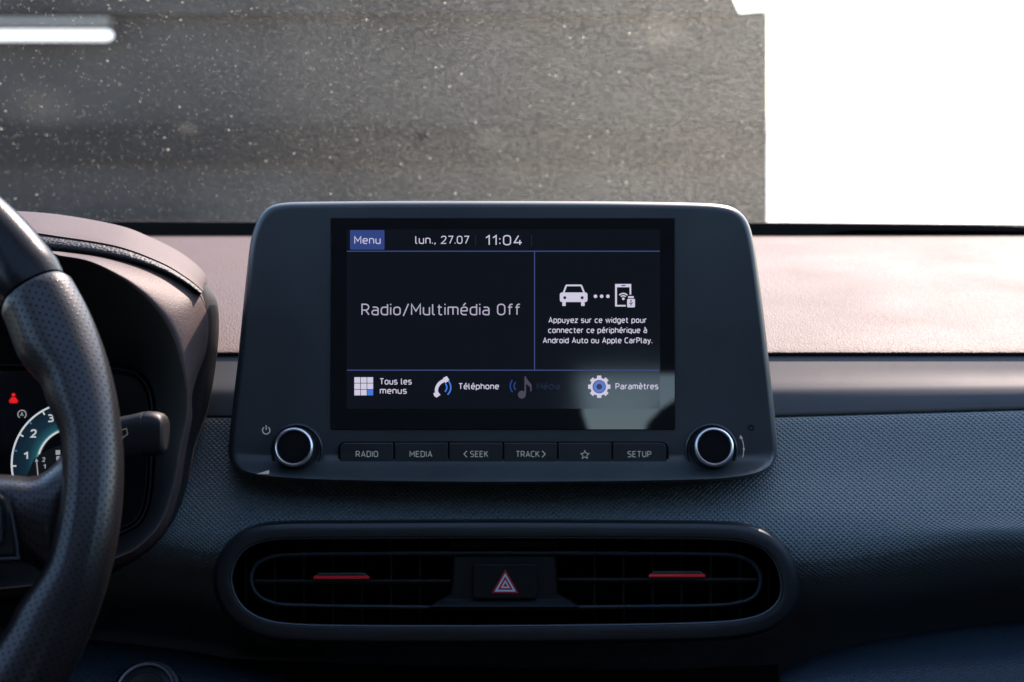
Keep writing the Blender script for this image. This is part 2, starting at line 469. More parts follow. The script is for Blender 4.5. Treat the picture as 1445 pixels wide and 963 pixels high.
# unseen rear bulkhead, its opening shaped to cast a bright screen reflection
refl_opening = [(.15, 1.34), (.40, 1.34), (.40, 1.265), (.345, 1.255), (.315, 1.225), (.295, 1.16), (.285, 1.02), (.225, 1.02), (.195, 1.15), (.165, 1.24)]
n_ = len(refl_opening); cen = Vector((.26, 0, 1.2)); ring_o = []
for x, z in refl_opening:
    dx, dz = x - .26, z - 1.2
    k_ = min((.76 - .26) / dx if dx > 0 else (-.76 - .26) / dx if dx < 0 else 9, (1.66 - 1.2) / dz if dz > 0 else (.3 - 1.2) / dz if dz < 0 else 9)
    ring_o.append((.26 + dx * k_, 1.2 + dz * k_))
def sq(P, Y): return [Vector((x, Y, z)) for x, z in P]
# corners of the panel are added to the outer ring as extra quads
mb.grid([sq(ring_o, -1.66), sq(refl_opening, -1.66), sq(refl_opening, -1.70), sq(ring_o, -1.70)], close_u=True)
for cx_, cz_ in ((-.76, 1.66), (.76, 1.66), (.76, .3), (-.76, .3)):
    best = min(range(n_), key=lambda i: min(hypot(ring_o[i][0] - cx_, ring_o[i][1] - cz_), hypot(ring_o[(i + 1) % n_][0] - cx_, ring_o[(i + 1) % n_][1] - cz_)) if (abs(ring_o[i][0] - ring_o[(i + 1) % n_][0]) > .02 and abs(ring_o[i][1] - ring_o[(i + 1) % n_][1]) > .02) else 99)
    a_, b_ = ring_o[best], ring_o[(best + 1) % n_]
    mb.poly([Vector((a_[0], -1.66, a_[1])), Vector((cx_, -1.66, cz_)), Vector((b_[0], -1.66, b_[1]))])
mb.build('rear_panel', m_dark, cb, smooth=False)

# ------------------------------------------------------------------ dashboard
VO = resample([(400, 736), (500, 735), (714, 734), (920, 735), (1010, 736), (1058, 741), (1094, 757), (1117, 785), (1127, 822), (1122, 855), (1100, 881), (1065, 896), (1010, 903), (900, 906), (714, 908), (520, 908), (420, 906), (370, 899), (335, 882), (312, 855), (302, 820), (308, 787), (327, 759), (358, 742)], 200, closed=True)
C2 = [(-120, 348), (52, 353), (125, 359), (187, 371), (232, 386), (262, 402), (276, 411), (283, 416)]
OUTF = C2[:-1] + [(283, 417), (291, 436), (295, 458), (291, 496), (279, 529), (271, 560), (271, 591), (262, 640), (254, 690), (236, 742), (204, 778), (167, 797), (60, 836), (-120, 850)]
INF = [(-120, 351), (52, 355.5), (83, 361), (125, 369), (166, 389), (199, 413), (226, 442), (245, 475), (257, 512), (264, 550), (264, 591), (255, 633), (246, 684), (228, 736), (199, 769), (165, 787), (60, 824), (-120, 838)]
CL_HOLE = offset(OUTF, 5, False) + [(-200, 845), (-200, 352)]
def inside(x, y, P):
    r = False
    for (x0, y0), (x1, y1) in zip(P, P[1:] + P[:1]):
        if (y0 > y) != (y1 > y) and x < x0 + (y - y0) / (y1 - y0) * (x1 - x0): r = not r
    return r
db = thing('dashboard', 'dark car dashboard with grained top, satin trim strip and dimpled soft pad', 'dashboard', (0, 1.0, .75))
def extrude(rows, mname, mmat, xs, dy=None, n_sub=6, props=None, hole=None):
    N = (len(rows) - 1) * n_sub
    prof = [cr(rows, i / n_sub) for i in range(N + 1)]
    mb = MB(); R = []; U = []
    s = 0; prev = None
    for (py, d) in prof:
        row = []; uv = []
        mid = at(722.5, py, d)
        if prev is not None: s += (mid - prev).length
        prev = mid
        for X in xs:
            px = 722.5 + X * F / d
            q = at(722.5, py + (dy(px, py) if dy else 0), d + 0)
            row.append(Vector((X, q.y, q.z))); uv.append((X, s))
        R.append(row); U.append(uv)
    mb.grid(R, U)
    if hole:                                   # the opening behind the air vent
        keep = []
        for fc in mb.f:
            c_ = sum((mb.v[i] for i in fc), Vector()) / 4 - CAM
            dd_ = c_.dot(FWD); hx, hy = 722.5 + c_.x / dd_ * F, 481.5 - c_.dot(UP) / dd_ * F
            if not any(inside(hx, hy, h_) for h_ in hole): keep.append(fc)
        mb.f = keep; mb.mi = [0] * len(keep)
    return mb.build(mname, mmat, db, props=props)
XS = [-.75 + 1.5 * i / 150 for i in range(151)]
extrude([(336, 1.43), (331, 1.40), (330.5, 1.37), (335, 1.33), (346, 1.28), (370, 1.19), (400, 1.10), (440, 1.01), (470, .955), (488, .928), (496, .919), (499, .918), (501, .922), (502, .94)], 'top_pad', M_dash, XS)
slope = lambda px, py: -.028 * max(0, px - 1085) * sstep(520, 580, py)
extrude([(530, .97), (510, .94), (502, .9146), (502, .9146), (503.5, .9133), (512, .909), (530, .900), (543, .8935), (552, .8895), (562, .8862), (571, .8838), (579, .8820), (585, .8812), (588, .884), (592, .90)], 'trim_strip', M_trim, [-.75 + 1.5 * i / 420 for i in range(421)], slope, 8, hole=[CL_HOLE])
def pdy(px, py):
    a_ = -.028 * max(0, px - 1085) * (1 - sstep(590, 760, py))
    k = sstep(720, 800, py)
    return a_ + k * (-30 * sstep(1130, 1420, px) - 30 * sstep(420, 150, px))
extrude([(640, .91), (612, .885), (588.6, .8592), (588.6, .8592), (590, .8578), (592, .8560), (605, .8525), (640, .8445), (670, .837), (700, .8285), (730, .821), (760, .8165), (785, .816), (800, .819), (820, .829), (850, .855), (900, .91), (970, .96), (1040, 1.02)], 'soft_pad', M_pad, [-.75 + 1.5 * i / 420 for i in range(421)], pdy, 10, hole=[offset(VO, 12), CL_HOLE])
def patch(curves, name, mmat, parent=db, n=60, sub=6, uvscale=1, props=None):
    C = [resample(c_, n) for c_ in curves]
    N = (len(C) - 1) * sub; R = []; U = []
    for i in range(N + 1):
        row = [at(*cr([c_[j] for c_ in C], i / sub)) for j in range(n)]
        R.append(row)
    s = [0.0] * n
    for i, row in enumerate(R):
        if i: s = [a_ + (p - q).length for a_, p, q in zip(s, row, R[i - 1])]
        L = 0; uv = []
        for j, p in enumerate(row):
            if j: L += (p - row[j - 1]).length
            uv.append((L, s[j]))
        U.append(uv)
    mb = MB(); mb.grid(R, U)
    return mb.build(name, mmat, parent, props=props)
# glove box lid (lower right) and knee panel (lower left), centre panel between
patch([[(1101, 950, .90), (1150, 925, .90), (1280, 896, .90), (1445, 876, .90), (1700, 862, .90)],
       [(1101, 950, .86), (1150, 928, .86), (1280, 902, .86), (1445, 884, .86), (1700, 870, .86)],
       [(1101, 956, .835), (1150, 940, .835), (1280, 922, .835), (1445, 908, .835), (1700, 896, .835)],
       [(1101, 975, .81), (1150, 968, .81), (1280, 955, .81), (1445, 945, .81), (1700, 935, .81)],
       [(1101, 1040, .80), (1150, 1035, .80), (1280, 1030, .80), (1445, 1020, .80), (1700, 1010, .80)],
       [(1101, 1200, .83), (1150, 1200, .83), (1280, 1200, .83), (1445, 1200, .83), (1700, 1200, .83)]], 'glovebox_lid', M_low)
patch([[(-500, 880, .92), (0, 895, .92), (150, 905, .92), (300, 925, .92), (420, 955, .92)],
       [(-500, 884, .87), (0, 900, .87), (150, 911, .87), (300, 932, .87), (420, 960, .87)],
       [(-500, 905, .84), (0, 920, .84), (150, 930, .84), (300, 948, .84), (420, 972, .84)],
       [(-500, 950, .82), (0, 960, .82), (150, 968, .82), (300, 980, .82), (420, 1000, .82)],
       [(-500, 1060, .82), (0, 1060, .82), (150, 1065, .82), (300, 1070, .82), (420, 1080, .82)]], 'knee_panel', M_low)
patch([[(330, 930, .93), (600, 940, .93), (900, 945, .93), (1098, 938, .93)],
       [(330, 945, .89), (600, 955, .89), (900, 958, .89), (1098, 950, .89)],
       [(330, 1000, .87), (600, 1000, .87), (900, 1000, .87), (1098, 1000, .87)],
       [(330, 1150, .88), (600, 1150, .88), (900, 1150, .88), (1098, 1150, .88)]], 'centre_panel', M_black)

# start button at the foot of the picture
c0 = at(208, 981, .815)
sb = thing('start_button', 'round start button with silver ring in the lower left panel', 'button', c0, (-PITCH, 0, 0))
ax = (-FWD * .86 + UP * .5).normalized()
px_m = .815 / F
mb = MB(); lathe(mb, c0, ax, [(50 * px_m, -.02), (50 * px_m, .002), (47 * px_m, .004), (43 * px_m, .0045)], 56); mb.build('bezel', M_vent, sb)
mb = MB(); lathe(mb, c0, ax, [(43 * px_m, -.01), (43 * px_m, .0055), (41.5 * px_m, .007), (38 * px_m, .0068), (36 * px_m, .003)], 56); mb.build('ring', M_silver, sb)
mb = MB(); lathe(mb, c0, ax, [(29 * px_m, -.01), (29 * px_m, .006), (27 * px_m, .0072), (20 * px_m, .0068), (.0001, .006)], 56); mb.build('cap', M_btn, sb)
# ------------------------------------------------------------------ lettering
def round_path(pts, r, closed=False, seg=5):
    n = len(pts); out = []
    for i, p in enumerate(pts):
        rr = r[i] if isinstance(r, (list, tuple)) else r
        if (not closed and i in (0, n - 1)) or rr <= 0: out.append(p); continue
        a, b = pts[i - 1], pts[(i + 1) % n]
        la = hypot(a[0] - p[0], a[1] - p[1]); lb = hypot(b[0] - p[0], b[1] - p[1])
        q = min(rr, la * (.5 if closed or i > 1 else 1), lb * (.5 if closed or i < n - 2 else 1))
        A = (p[0] + (a[0] - p[0]) * q / la, p[1] + (a[1] - p[1]) * q / la)
        B = (p[0] + (b[0] - p[0]) * q / lb, p[1] + (b[1] - p[1]) * q / lb)
        for k in range(seg + 1):                       # close to a circular fillet
            f = k / seg; c = (1 - f) ** 2, 2 * f * (1 - f), f * f
            w_ = .75; d_ = c[0] + w_ * c[1] + c[2]
            out.append(tuple((c[0] * A[j] + w_ * c[1] * p[j] + c[2] * B[j]) / d_ for j in (0, 1)))
    return out

def S(txt, r=0, closed=False):
    return (round_path([tuple(float(v) for v in q.split(',')) for q in txt.split()], r, closed), closed)

_e = [S('.44,0 0,0 0,.72 .48,.72 .48,.37 0,.37', [0, .24, .24, .22, .03, 0])]
_a = [S('.05,.72 .47,.72 .47,0', .2), S('.47,.42 0,.42 0,0 .47,0', .19)]
GL = {
 'a': (.47, _a), 'c': (.44, [S('.44,.72 0,.72 0,0 .44,0', .23)]), 'd': (.49, [S('.49,1 .49,0'), S('.49,.72 0,.72 0,0 .49,0', .23)]),
 'e': (.48, _e), 'f': (.33, [S('.36,1 .13,1 .13,0', .16), S('0,.72 .33,.72')]),
 'g': (.49, [S('.49,.72 0,.72 0,0 .49,0', .23), S('.49,.72 .49,-.27 .05,-.27', .2)]),
 'h': (.47, [S('0,0 0,1'), S('0,.72 .47,.72 .47,0', .2)]), 'i': (0, [S('0,0 0,.72'), S('0,.93 0,1.04')]),
 'l': (.14, [S('0,1 0,0 .16,0', .14)]), 'm': (.76, [S('0,0 0,.72'), S('0,.72 .38,.72 .38,0', .16), S('.3,.72 .76,.72 .76,0', .16)]),
 'n': (.47, [S('0,0 0,.72'), S('0,.72 .47,.72 .47,0', .2)]), 'o': (.49, [S('0,0 0,.72 .49,.72 .49,0', .22, True)]),
 'p': (.49, [S('0,.72 0,-.27'), S('0,.72 .49,.72 .49,0 0,0', .23)]), 'q': (.49, [S('.49,.72 .49,-.27'), S('.49,.72 0,.72 0,0 .49,0', .23)]),
 'r': (.28, [S('0,0 0,.72'), S('0,.45 0,.72 .3,.72', .2)]), 's': (.44, [S('.41,.72 0,.72 0,.37 .44,.37 .44,0 0,0', .16)]),
 't': (.33, [S('.12,.95 .12,0 .35,0', .14), S('0,.72 .33,.72')]), 'u': (.47, [S('0,.72 0,0 .47,0', .2), S('.47,.72 .47,0')]),
 'w': (.78, [S('0,.72 .19,0 .39,.7 .59,0 .78,.72')]), 'y': (.48, [S('0,.72 .25,.0'), S('.48,.72 .2,-.22 .02,-.27', .08)]),
 'z': (.42, [S('0,.72 .42,.72 0,0 .43,0')]), 'é': (.48, _e + [S('.17,.87 .36,1.12')]), 'è': (.48, _e + [S('.32,.87 .13,1.12')]),
 'à': (.47, _a + [S('.32,.87 .13,1.12')]),
 'A': (.6, [S('0,0 .3,1 .6,0'), S('.1,.3 .5,.3')]), 'C': (.52, [S('.52,1 0,1 0,0 .52,0', .27)]),
 'D': (.54, [S('0,0 0,1 .54,1 .54,0', [0, 0, .27, .27], True)]), 'E': (.48, [S('.48,1 0,1 0,0 .48,0'), S('0,.52 .42,.52')]),
 'I': (0, [S('0,0 0,1')]), 'K': (.54, [S('0,0 0,1'), S('.5,1 0,.4'), S('.17,.58 .54,0')]),
 'M': (.68, [S('0,0 0,1 .34,.34 .68,1 .68,0')]), 'O': (.56, [S('0,0 0,1 .56,1 .56,0', .27, True)]),
 'P': (.52, [S('0,0 0,1 .52,1 .52,.44 0,.44', [0, 0, .26, .26, 0])]),
 'R': (.54, [S('0,0 0,1 .52,1 .52,.44 0,.44', [0, 0, .26, .26, 0]), S('.28,.44 .54,0')]),
 'S': (.52, [S('.5,1 0,1 0,.52 .52,.52 .52,0 0,0', .22)]), 'T': (.54, [S('0,1 .54,1'), S('.27,1 .27,0')]),
 'U': (.54, [S('0,1 0,0 .54,0 .54,1', .27)]),
 '0': (.52, [S('0,0 0,1 .52,1 .52,0', .25, True)]), '1': (.24, [S('0,.76 .24,1 .24,0')]),
 '2': (.52, [S('.01,.78 .01,1 .5,1 .5,.6 0,0 .52,0', [0, .22, .22, .22, 0, 0])]),
 '3': (.5, [S('.02,1 .48,1 .48,.54 .16,.54', .22), S('.2,.54 .5,.54 .5,0 0,0', .25)]),
 '4': (.56, [S('.32,1 0,.24 .56,.24'), S('.42,.52 .42,0')]), '7': (.48, [S('0,1 .48,1 .15,0')]),
 '.': (0, [S('0,-.02 0,.1')]), ',': (.06, [S('.07,.1 0,-.16')]), ':': (0, [S('0,.1 0,.23'), S('0,.58 0,.71')]),
 '/': (.4, [S('0,-.12 .4,1.04')]), ' ': (.18, []),
}

class Flat:
    """flat printed or lit marks: pixel shapes laid on the plane at depth d"""
    def __init__(s, d): s.mb = MB(); s.d = d; s.k = 0
    def dd(s): s.k += 1; return s.d - s.k * 2e-6
    def poly(s, pts):
        d = s.dd(); s.mb.poly([at(x, y, d) for x, y in pts])
    def rect(s, x0, y0, x1, y1): s.poly([(x0, y0), (x1, y0), (x1, y1), (x0, y1)])
    def disc(s, cx, cy, r, n=20): s.poly([(cx + r * cos(2 * pi * i / n), cy + r * sin(2 * pi * i / n)) for i in range(n)])
    def stroke(s, pts, wd, closed=False, taper=None):
        q_ = [pts[0]]
        for p in pts[1:]:
            if hypot(p[0] - q_[-1][0], p[1] - q_[-1][1]) > 1e-4: q_.append(p)
        if closed and hypot(q_[0][0] - q_[-1][0], q_[0][1] - q_[-1][1]) < 1e-4: q_.pop()
        pts = q_
        n = len(pts); A = []; B = []; d = s.dd()
        for i in range(n):
            a = pts[i - 1] if (closed or i > 0) else None; b = pts[(i + 1) % n] if (closed or i < n - 1) else None
            p = pts[i]; nn = []
            for q0, q1 in ((a, p), (p, b)):
                if q0 is None or q1 is None: continue
                tx, ty = q1[0] - q0[0], q1[1] - q0[1]; L = hypot(tx, ty)
                if L > 1e-9: nn.append((-ty / L, tx / L))
            nx = sum(q[0] for q in nn); ny = sum(q[1] for q in nn); L = hypot(nx, ny) or 1
            nx, ny = nx / L, ny / L
            mi = 1 / max(.45, nx * nn[0][0] + ny * nn[0][1])
            h = wd / 2 * mi
            A.append(at(p[0] + nx * h, p[1] + ny * h, d)); B.append(at(p[0] - nx * h, p[1] - ny * h, d))
        s.mb.grid([A, B], close_u=closed)
    def arc(s, cx, cy, r, a0, a1, wd, n=24, ry=None):
        s.stroke([(cx + r * cos(radians(lerp(a0, a1, i / n))), cy + (ry or r) * sin(radians(lerp(a0, a1, i / n)))) for i in range(n + 1)], wd, closed=abs(a1 - a0) >= 359.9 and False)
    def text(s, txt, x0, x1, ytop, ybase, th=.12, gap=.25):
        h = ybase - ytop; W = 0; xs = []
        for i, c in enumerate(txt):
            xs.append(W); W += GL[c][0] + (gap if i < len(txt) - 1 else 0)
        sx = (x1 - x0 - th * h) / max(W, .01); sy = h * (1 - th)
        for c, gx in zip(txt, xs):
            for pts, cl in GL[c][1]:
                s.stroke([(x0 + th * h / 2 + (gx + px) * sx, ybase - th * h / 2 - py * sy) for px, py in pts], th * h, cl)
    def build(s, name, m, parent): return s.mb.build(name, m, parent, smooth=False)

# ------------------------------------------------------------------ infotainment unit
D0 = .818
iu = thing('infotainment_unit', 'black tablet style infotainment unit with lit French menu screen, two knobs and a button row', 'infotainment', at(711, 683, D0), (-PITCH, 0, 0))
OUT = [(400, 286.5), (440, 285), (560, 284), (711, 284), (860, 284.5), (980, 286.5), (1018, 289), (1036, 294), (1049, 304), (1058, 320), (1065, 350), (1072, 400), (1079, 455), (1085, 510), (1091, 565), (1096, 612), (1097, 636), (1093, 652), (1082, 664), (1062, 672), (1030, 677), (980, 680), (860, 682), (711, 683), (560, 682), (450, 679.5), (390, 676), (352, 670), (334, 662), (325, 650), (322, 634), (324, 610), (329, 565), (335, 515), (341, 455), (347, 395), (353, 345), (359, 322), (367, 305), (380, 292)]
OUT = resample(OUT, 260, closed=True)
def lip(y): return -.026 * (max(0, min(1, (y - 643) / 39)) ** 1.45)
mb = MB(); rings = []
for ins, dz, sc_ in ((14, .060, 0), (6, .050, 0), (0, .030, .6), (0, .0075, 1), (1.2, .0035, 1), (3.2, .0012, 1), (6.5, .0002, 1)):
    rings.append([at(p[0], p[1], D0 + dz + lip(p[1]) * sc_) for p in offset(OUT, ins)])
base = offset(OUT, 6.5)
for s_ in [.008 + .012 * i for i in range(18)] + [.25, .32, .42, .55, .7, .85, .97]:
    r = []
    for p in base:
        cx, cy = min(max(p[0], 520), 900), 470
        x, y = lerp(p[0], cx, s_), lerp(p[1], cy, s_); r.append(at(x, y, D0 + lip(y)))
    rings.append(r)
idx = mb.grid(rings, close_u=True); mb.face(idx[-1])
mb.build('bezel', M_bezel, iu, angle=60)

disp = MB(); slab(disp, rrect(466, 307.5, 953, 607, 3), D0, [(0, .002), (0, -.0003), (1.0, -.0008)])
disp = disp.build('display', M_glass, iu)
ZT = D0 - .0011
W_ = emit('screen_white', (205, 200, 222)); W2 = emit('screen_white_soft', (176, 172, 194))
B_line = emit('screen_line_blue', (58, 72, 124)); B_tile = emit('screen_tile_blue', (48, 66, 126)); B_icon = emit('screen_icon_blue', (70, 120, 220))
DIM = emit('screen_dim', (72, 67, 82)); DIMB = emit('screen_dim_blue', (30, 36, 60)); DARK = emit('screen_dark', (16, 20, 28))
AREA = mat('lcd_area', (.004, .0045, .005), .07); ab = AREA.node_tree.nodes['Principled BSDF']
ab.inputs['Emission Color'].default_value = (*srgb(12, 16, 24), 1); ab.inputs['Emission Strength'].default_value = K
f = Flat(D0 - .00085); f.rect(489, 324, 931.5, 577); f.build('lit_area', AREA, disp)
f = Flat(ZT + .0001); f.poly(rrect(494, 325, 542.5, 352.5, 1.2, 3)); f.build('menu_tile', B_tile, disp)
f = Flat(ZT); f.text('Menu', 500, 537, 333.6, 344.5, .115); f.build('menu_text', W_, disp)
f = Flat(ZT); f.text('lun., 27.07', 586, 662, 333, 344.4, .115); f.build('date_text', W_, disp)
f = Flat(ZT); f.text('11:04', 685, 737, 332, 346.5, .11, .28); f.build('clock_text', W_, disp)
f = Flat(ZT + .00015)
f.rect(489.5, 354.1, 931, 355.5); f.rect(489.5, 522, 931, 523.4); f.rect(753.6, 355.5, 755, 522)
f.build('divider_line', B_line, disp)
FAINT = emit('screen_faint', (30, 34, 44))
for x in (670.8, 749.6):
    f = Flat(ZT + .00015); f.rect(x, 332, x + 1, 347); f.build('faint_divider', FAINT, disp)
f = Flat(ZT); f.text('Radio/Multimédia Off', 510, 734, 428.8, 445.2, .105); f.build('status_text', W2, disp)
f = Flat(ZT)
for s_, a_, b_, y in (('Appuyez sur ce widget pour', 774, 912.5, 456), ('connecter ce périphérique à', 773.5, 913, 470.3), ('Android Auto ou Apple CarPlay.', 766, 920.5, 484.7)):
    f.text(s_, a_, b_, y - 8.2, y, .145)
f.build('hint_text', W_, disp)
# car, dots, phone and usb pictograms
f = Flat(ZT)
f.stroke(round_path([(795, 414), (799.2, 403), (820.2, 403), (824.6, 414)], 1), 2.4)
f.poly(rrect(790, 413, 829, 426.5, 3, 4)); f.rect(793.5, 426, 798.3, 432); f.rect(820, 426, 825, 432)
f.build('car_icon', W_, disp)
f = Flat(ZT - .0002); f.disc(797, 420.4, 2.1); f.disc(821.5, 420.4, 2.1); f.build('car_icon_lamp', DARK, disp)
f = Flat(ZT)
for x in (840.3, 849, 857.8): f.disc(x, 418.4, 2.5)
f.build('link_dots', W_, disp)
f = Flat(ZT)
f.rect(868, 401, 890.7, 405.6); f.rect(868, 405.6, 870.6, 432.8); f.rect(870.6, 430.6, 883, 432.8); f.rect(888.4, 405.6, 890.7, 416)
f.arc(879.6, 422, 7.6, 222, 318, 1.8); f.arc(879.6, 422, 4.4, 222, 318, 1.7); f.disc(879.6, 421.9, 1.9)
f.build('phone_icon', W_, disp)
f = Flat(ZT - .0001); f.rect(886.4, 418.2, 894.2, 420.8); f.poly(rrect(885, 422, 896, 434, 1.4, 3)); f.build('usb_icon', W_, disp)
f = Flat(ZT - .0002); f.rect(877, 402.6, 882.6, 404); f.stroke([(890.4, 432), (890.4, 425)], 1); f.stroke([(888, 427.5), (890.4, 430), (893, 427)], .9); f.disc(890.4, 424.6, 1.1); f.build('icon_cutout', DARK, disp)
# bottom menu row
f = Flat(ZT)
for i in range(3):
    for j in range(3):
        if (i, j) != (2, 2): f.rect(500 + 9.1 * i, 532.6 + 8.8 * j, 508.3 + 9.1 * i, 540.6 + 8.8 * j)
f.build('menu_grid_icon', W_, disp)
f = Flat(ZT); f.rect(518.2, 550.2, 526.5, 558.2); f.build('menu_grid_accent', B_icon, disp)
f = Flat(ZT)
f.arc(622.5, 547, 8, -42, 48, 2); f.arc(622.5, 547, 13.6, -42, 48, 2.1)
f.build('call_waves', B_icon, disp)
f = Flat(ZT); f.text('Tous les', 535.7, 581, 534, 543, .14); f.text('menus', 536, 574, 547, 556, .14); f.build('menus_text', W_, disp)
f = Flat(ZT)
hs = [cr([(633, 536.5), (626, 537.5), (619.5, 542), (616, 549), (616.5, 557)], i / 5) for i in range(21)]
f.stroke(hs, 4.6); f.poly([(625, 533.8), (630.5, 531), (634, 536.5), (628.5, 541)]); f.poly([(611.6, 555), (618, 553), (621.6, 557.5), (616, 561.4), (612.6, 559)])
f.build('handset_icon', W_, disp)
f = Flat(ZT); f.text('Téléphone', 647, 704, 541, 549.7, .14); f.build('phone_text', W_, disp)
f = Flat(ZT); f.disc(736.4, 557.2, 5.6); f.stroke([(741.2, 557), (741.2, 531.5)], 2.2)
f.poly([(741.2, 531.5), (745.5, 537.5), (750, 543), (750.4, 551), (748.8, 553.4), (747.6, 546), (741.2, 541)]); f.build('note_icon', DIM, disp)
f = Flat(ZT); f.arc(733, 545, 7.5, 135, 225, 2); f.arc(733, 545, 13, 140, 220, 2); f.build('note_waves', emit('screen_wave', (34, 60, 118)), disp)
f = Flat(ZT); f.text('Média', 757.5, 790, 541, 549.7, .14); f.build('media_text', DIMB, disp)
f = Flat(ZT); gp = []
for k in range(8):
    for da, r in ((-14, 12.6), (-11, 16), (11, 16), (14, 12.6)):
        a_ = radians(k * 45 + da + 0); gp.append((845.6 + r * cos(a_), 546 + r * sin(a_)))
f.poly(gp); f.build('gear_icon', W_, disp)
f = Flat(ZT - .0001); f.disc(845.6, 546, 9.4, 32); f.build('gear_dark_rim', DARK, disp)  # dark rim drawn inside the gear pictogram
f = Flat(ZT - .0002); f.disc(845.6, 546, 8.6, 32); f.build('gear_ring', emit('screen_gear_blue', (92, 120, 200)), disp)
f = Flat(ZT - .0003); f.disc(845.6, 546, 4.0, 24); f.build('gear_hole', emit('screen_gear_hole', (52, 62, 90)), disp)
f = Flat(ZT); f.text('Paramètres', 868.5, 929, 541, 549.7, .14); f.build('settings_text', W_, disp)

# six keys over a black plate that paints the shade around them
XB = [479.5, 556, 633, 710, 787, 864, 941]
mb = MB(); slab(mb, rrect(477, 623.5, 943.5, 662, 11), D0, [(0, .001), (0, -.0012), (1.2, -.0014), (2.6, -.0012)]); mb.build('key_shade_plate', M_void, iu)
LG = emit('key_legend_glow', (126, 138, 146), .8)  # key legends drawn as emissive marks
keys = ('RADIO', 'MEDIA', 'SEEK', 'TRACK', 'star', 'SETUP')
for i in range(6):
    x0, x1 = XB[i] + (.2 if i == 0 else .9), XB[i + 1] - (.2 if i == 5 else .9)
    r = (9 if i == 0 else 1.8, 9 if i == 5 else 1.8, 9 if i == 5 else 1.8, 9 if i == 0 else 1.8)
    mb = MB(); slab(mb, rrect(x0, 625, x1, 659.5, r, 5), D0, [(0, .001), (0, -.0022), (.5, -.0027), (1.3, -.0029)])
    k_ = mb.build('key', M_btn, iu)
    f = Flat(D0 - .0031)
    if i == 0: f.text('RADIO', 502, 533.5, 636.6, 645.3, .115, .27)
    if i == 1: f.text('MEDIA', 578, 610, 636.6, 645.3, .115, .27)
    if i == 2: f.text('SEEK', 663.5, 689, 636.6, 645.3, .115, .27); f.stroke([(659, 636.5), (654.6, 641), (659, 645.5)], 1.2)
    if i == 3: f.text('TRACK', 728, 761.5, 636.6, 645.3, .115, .24); f.stroke([(765, 636.5), (769.4, 641), (765, 645.5)], 1.2)
    if i == 4:
        st = [(825.3 + (6.2 if q % 2 == 0 else 2.8) * sin(q * pi / 5), 642.2 - (6.2 if q % 2 == 0 else 2.8) * cos(q * pi / 5)) for q in range(10)]
        f.stroke(st, 1.0, True)
    if i == 5: f.text('SETUP', 885.5, 919, 636.8, 645.5, .115, .27)
    f.build('legend', LG, k_)

# rotary knobs
S0 = D0 / F
for kx in (419.5, 1003):
    c0 = at(kx, 635, D0); ax0 = -FWD; ax1 = (-FWD * cos(radians(11)) + UP * sin(radians(11))).normalized()
    mb = MB(); lathe(mb, c0, ax1, [(r * S0, h) for r, h in ((30, -.004), (29.6, .002), (29.2, .006), (28.4, .0115), (27.6, .0136), (26.8, .0134), (26, .0115))], 64)
    kn = mb.build('knob', M_knob, iu)
    mb = MB(); lathe(mb, c0, ax0, [(r * S0, h) for r, h in ((38, -.003), (37.8, .001), (36.8, .0026), (35.4, .003), (33.6, .0022), (32.4, -.0006))], 64)
    mb.build('collar', M_well, kn)
    mb = MB(); lathe(mb, c0, ax1, [(r * S0, h) for r, h in ((27.6, .0122), (27.4, .0142), (26.6, .0150), (24.6, .0155), (23.2, .0150), (22.4, .0136), (22.3, .0120))], 64)
    mb.build('ring', M_chrome, kn)
    mb = MB(); lathe(mb, c0, ax1, [(r * S0, h) for r, h in ((23.2, .012), (23.0, .0134), (22, .0137), (12, .0137), (.02, .0136))], 64)
    mb.build('cap', mat('knob_cap', (.003, .003, .003), .7, .12), kn)
PR = emit('bezel_print_glow', (128, 134, 146), .8)  # printed symbols given a glow of their own
f = Flat(D0 - .0003); f.arc(375.6, 607.6, 5.2, -55, 235, 1.5); f.stroke([(375.6, 600.4), (375.6, 607)], 1.5); f.build('power_symbol', PR, iu)
mb = MB(); zl = D0 + lip(667) - .0008

R = []
for k in range(9):
    y = lerp(663.5, 669.3, k / 8); xl_ = lerp(379.6, 361.5, k / 8)
    R.append([at(x, y, D0 + lip(y) - .0007) for x in (xl_, 379.8)])
mb.grid(R); mb.build('volume_wedge', PR, iu, smooth=False)
f = Flat(D0 - .0006)
for sg in (-1, 1):
    pts = [cr([(1049.6, 634), (1048.9, 634 + sg * 8), (1046.4, 634 + sg * 15.5)], i / 6) for i in range(13)]
    f.stroke([(x, y) for x, y in pts], 1.2); ex, ey = pts[-1]
    f.poly([(ex - 2.9, ey - sg * 1.3), (ex + 2.3, ey - sg * .2), (ex - 1.9, ey + sg * 4.6)])
f.rect(1048.3, 632.6, 1051, 635.4)
f.build('tune_arrows', PR, iu)
mb = MB(); lathe(mb, at(1059.7, 604, D0), -FWD, [(4.2 * S0, -.001), (4.2 * S0, .0003), (3.4 * S0, .0005), (3.0 * S0, -.0006)], 24); mb.build('microphone', M_void, iu)

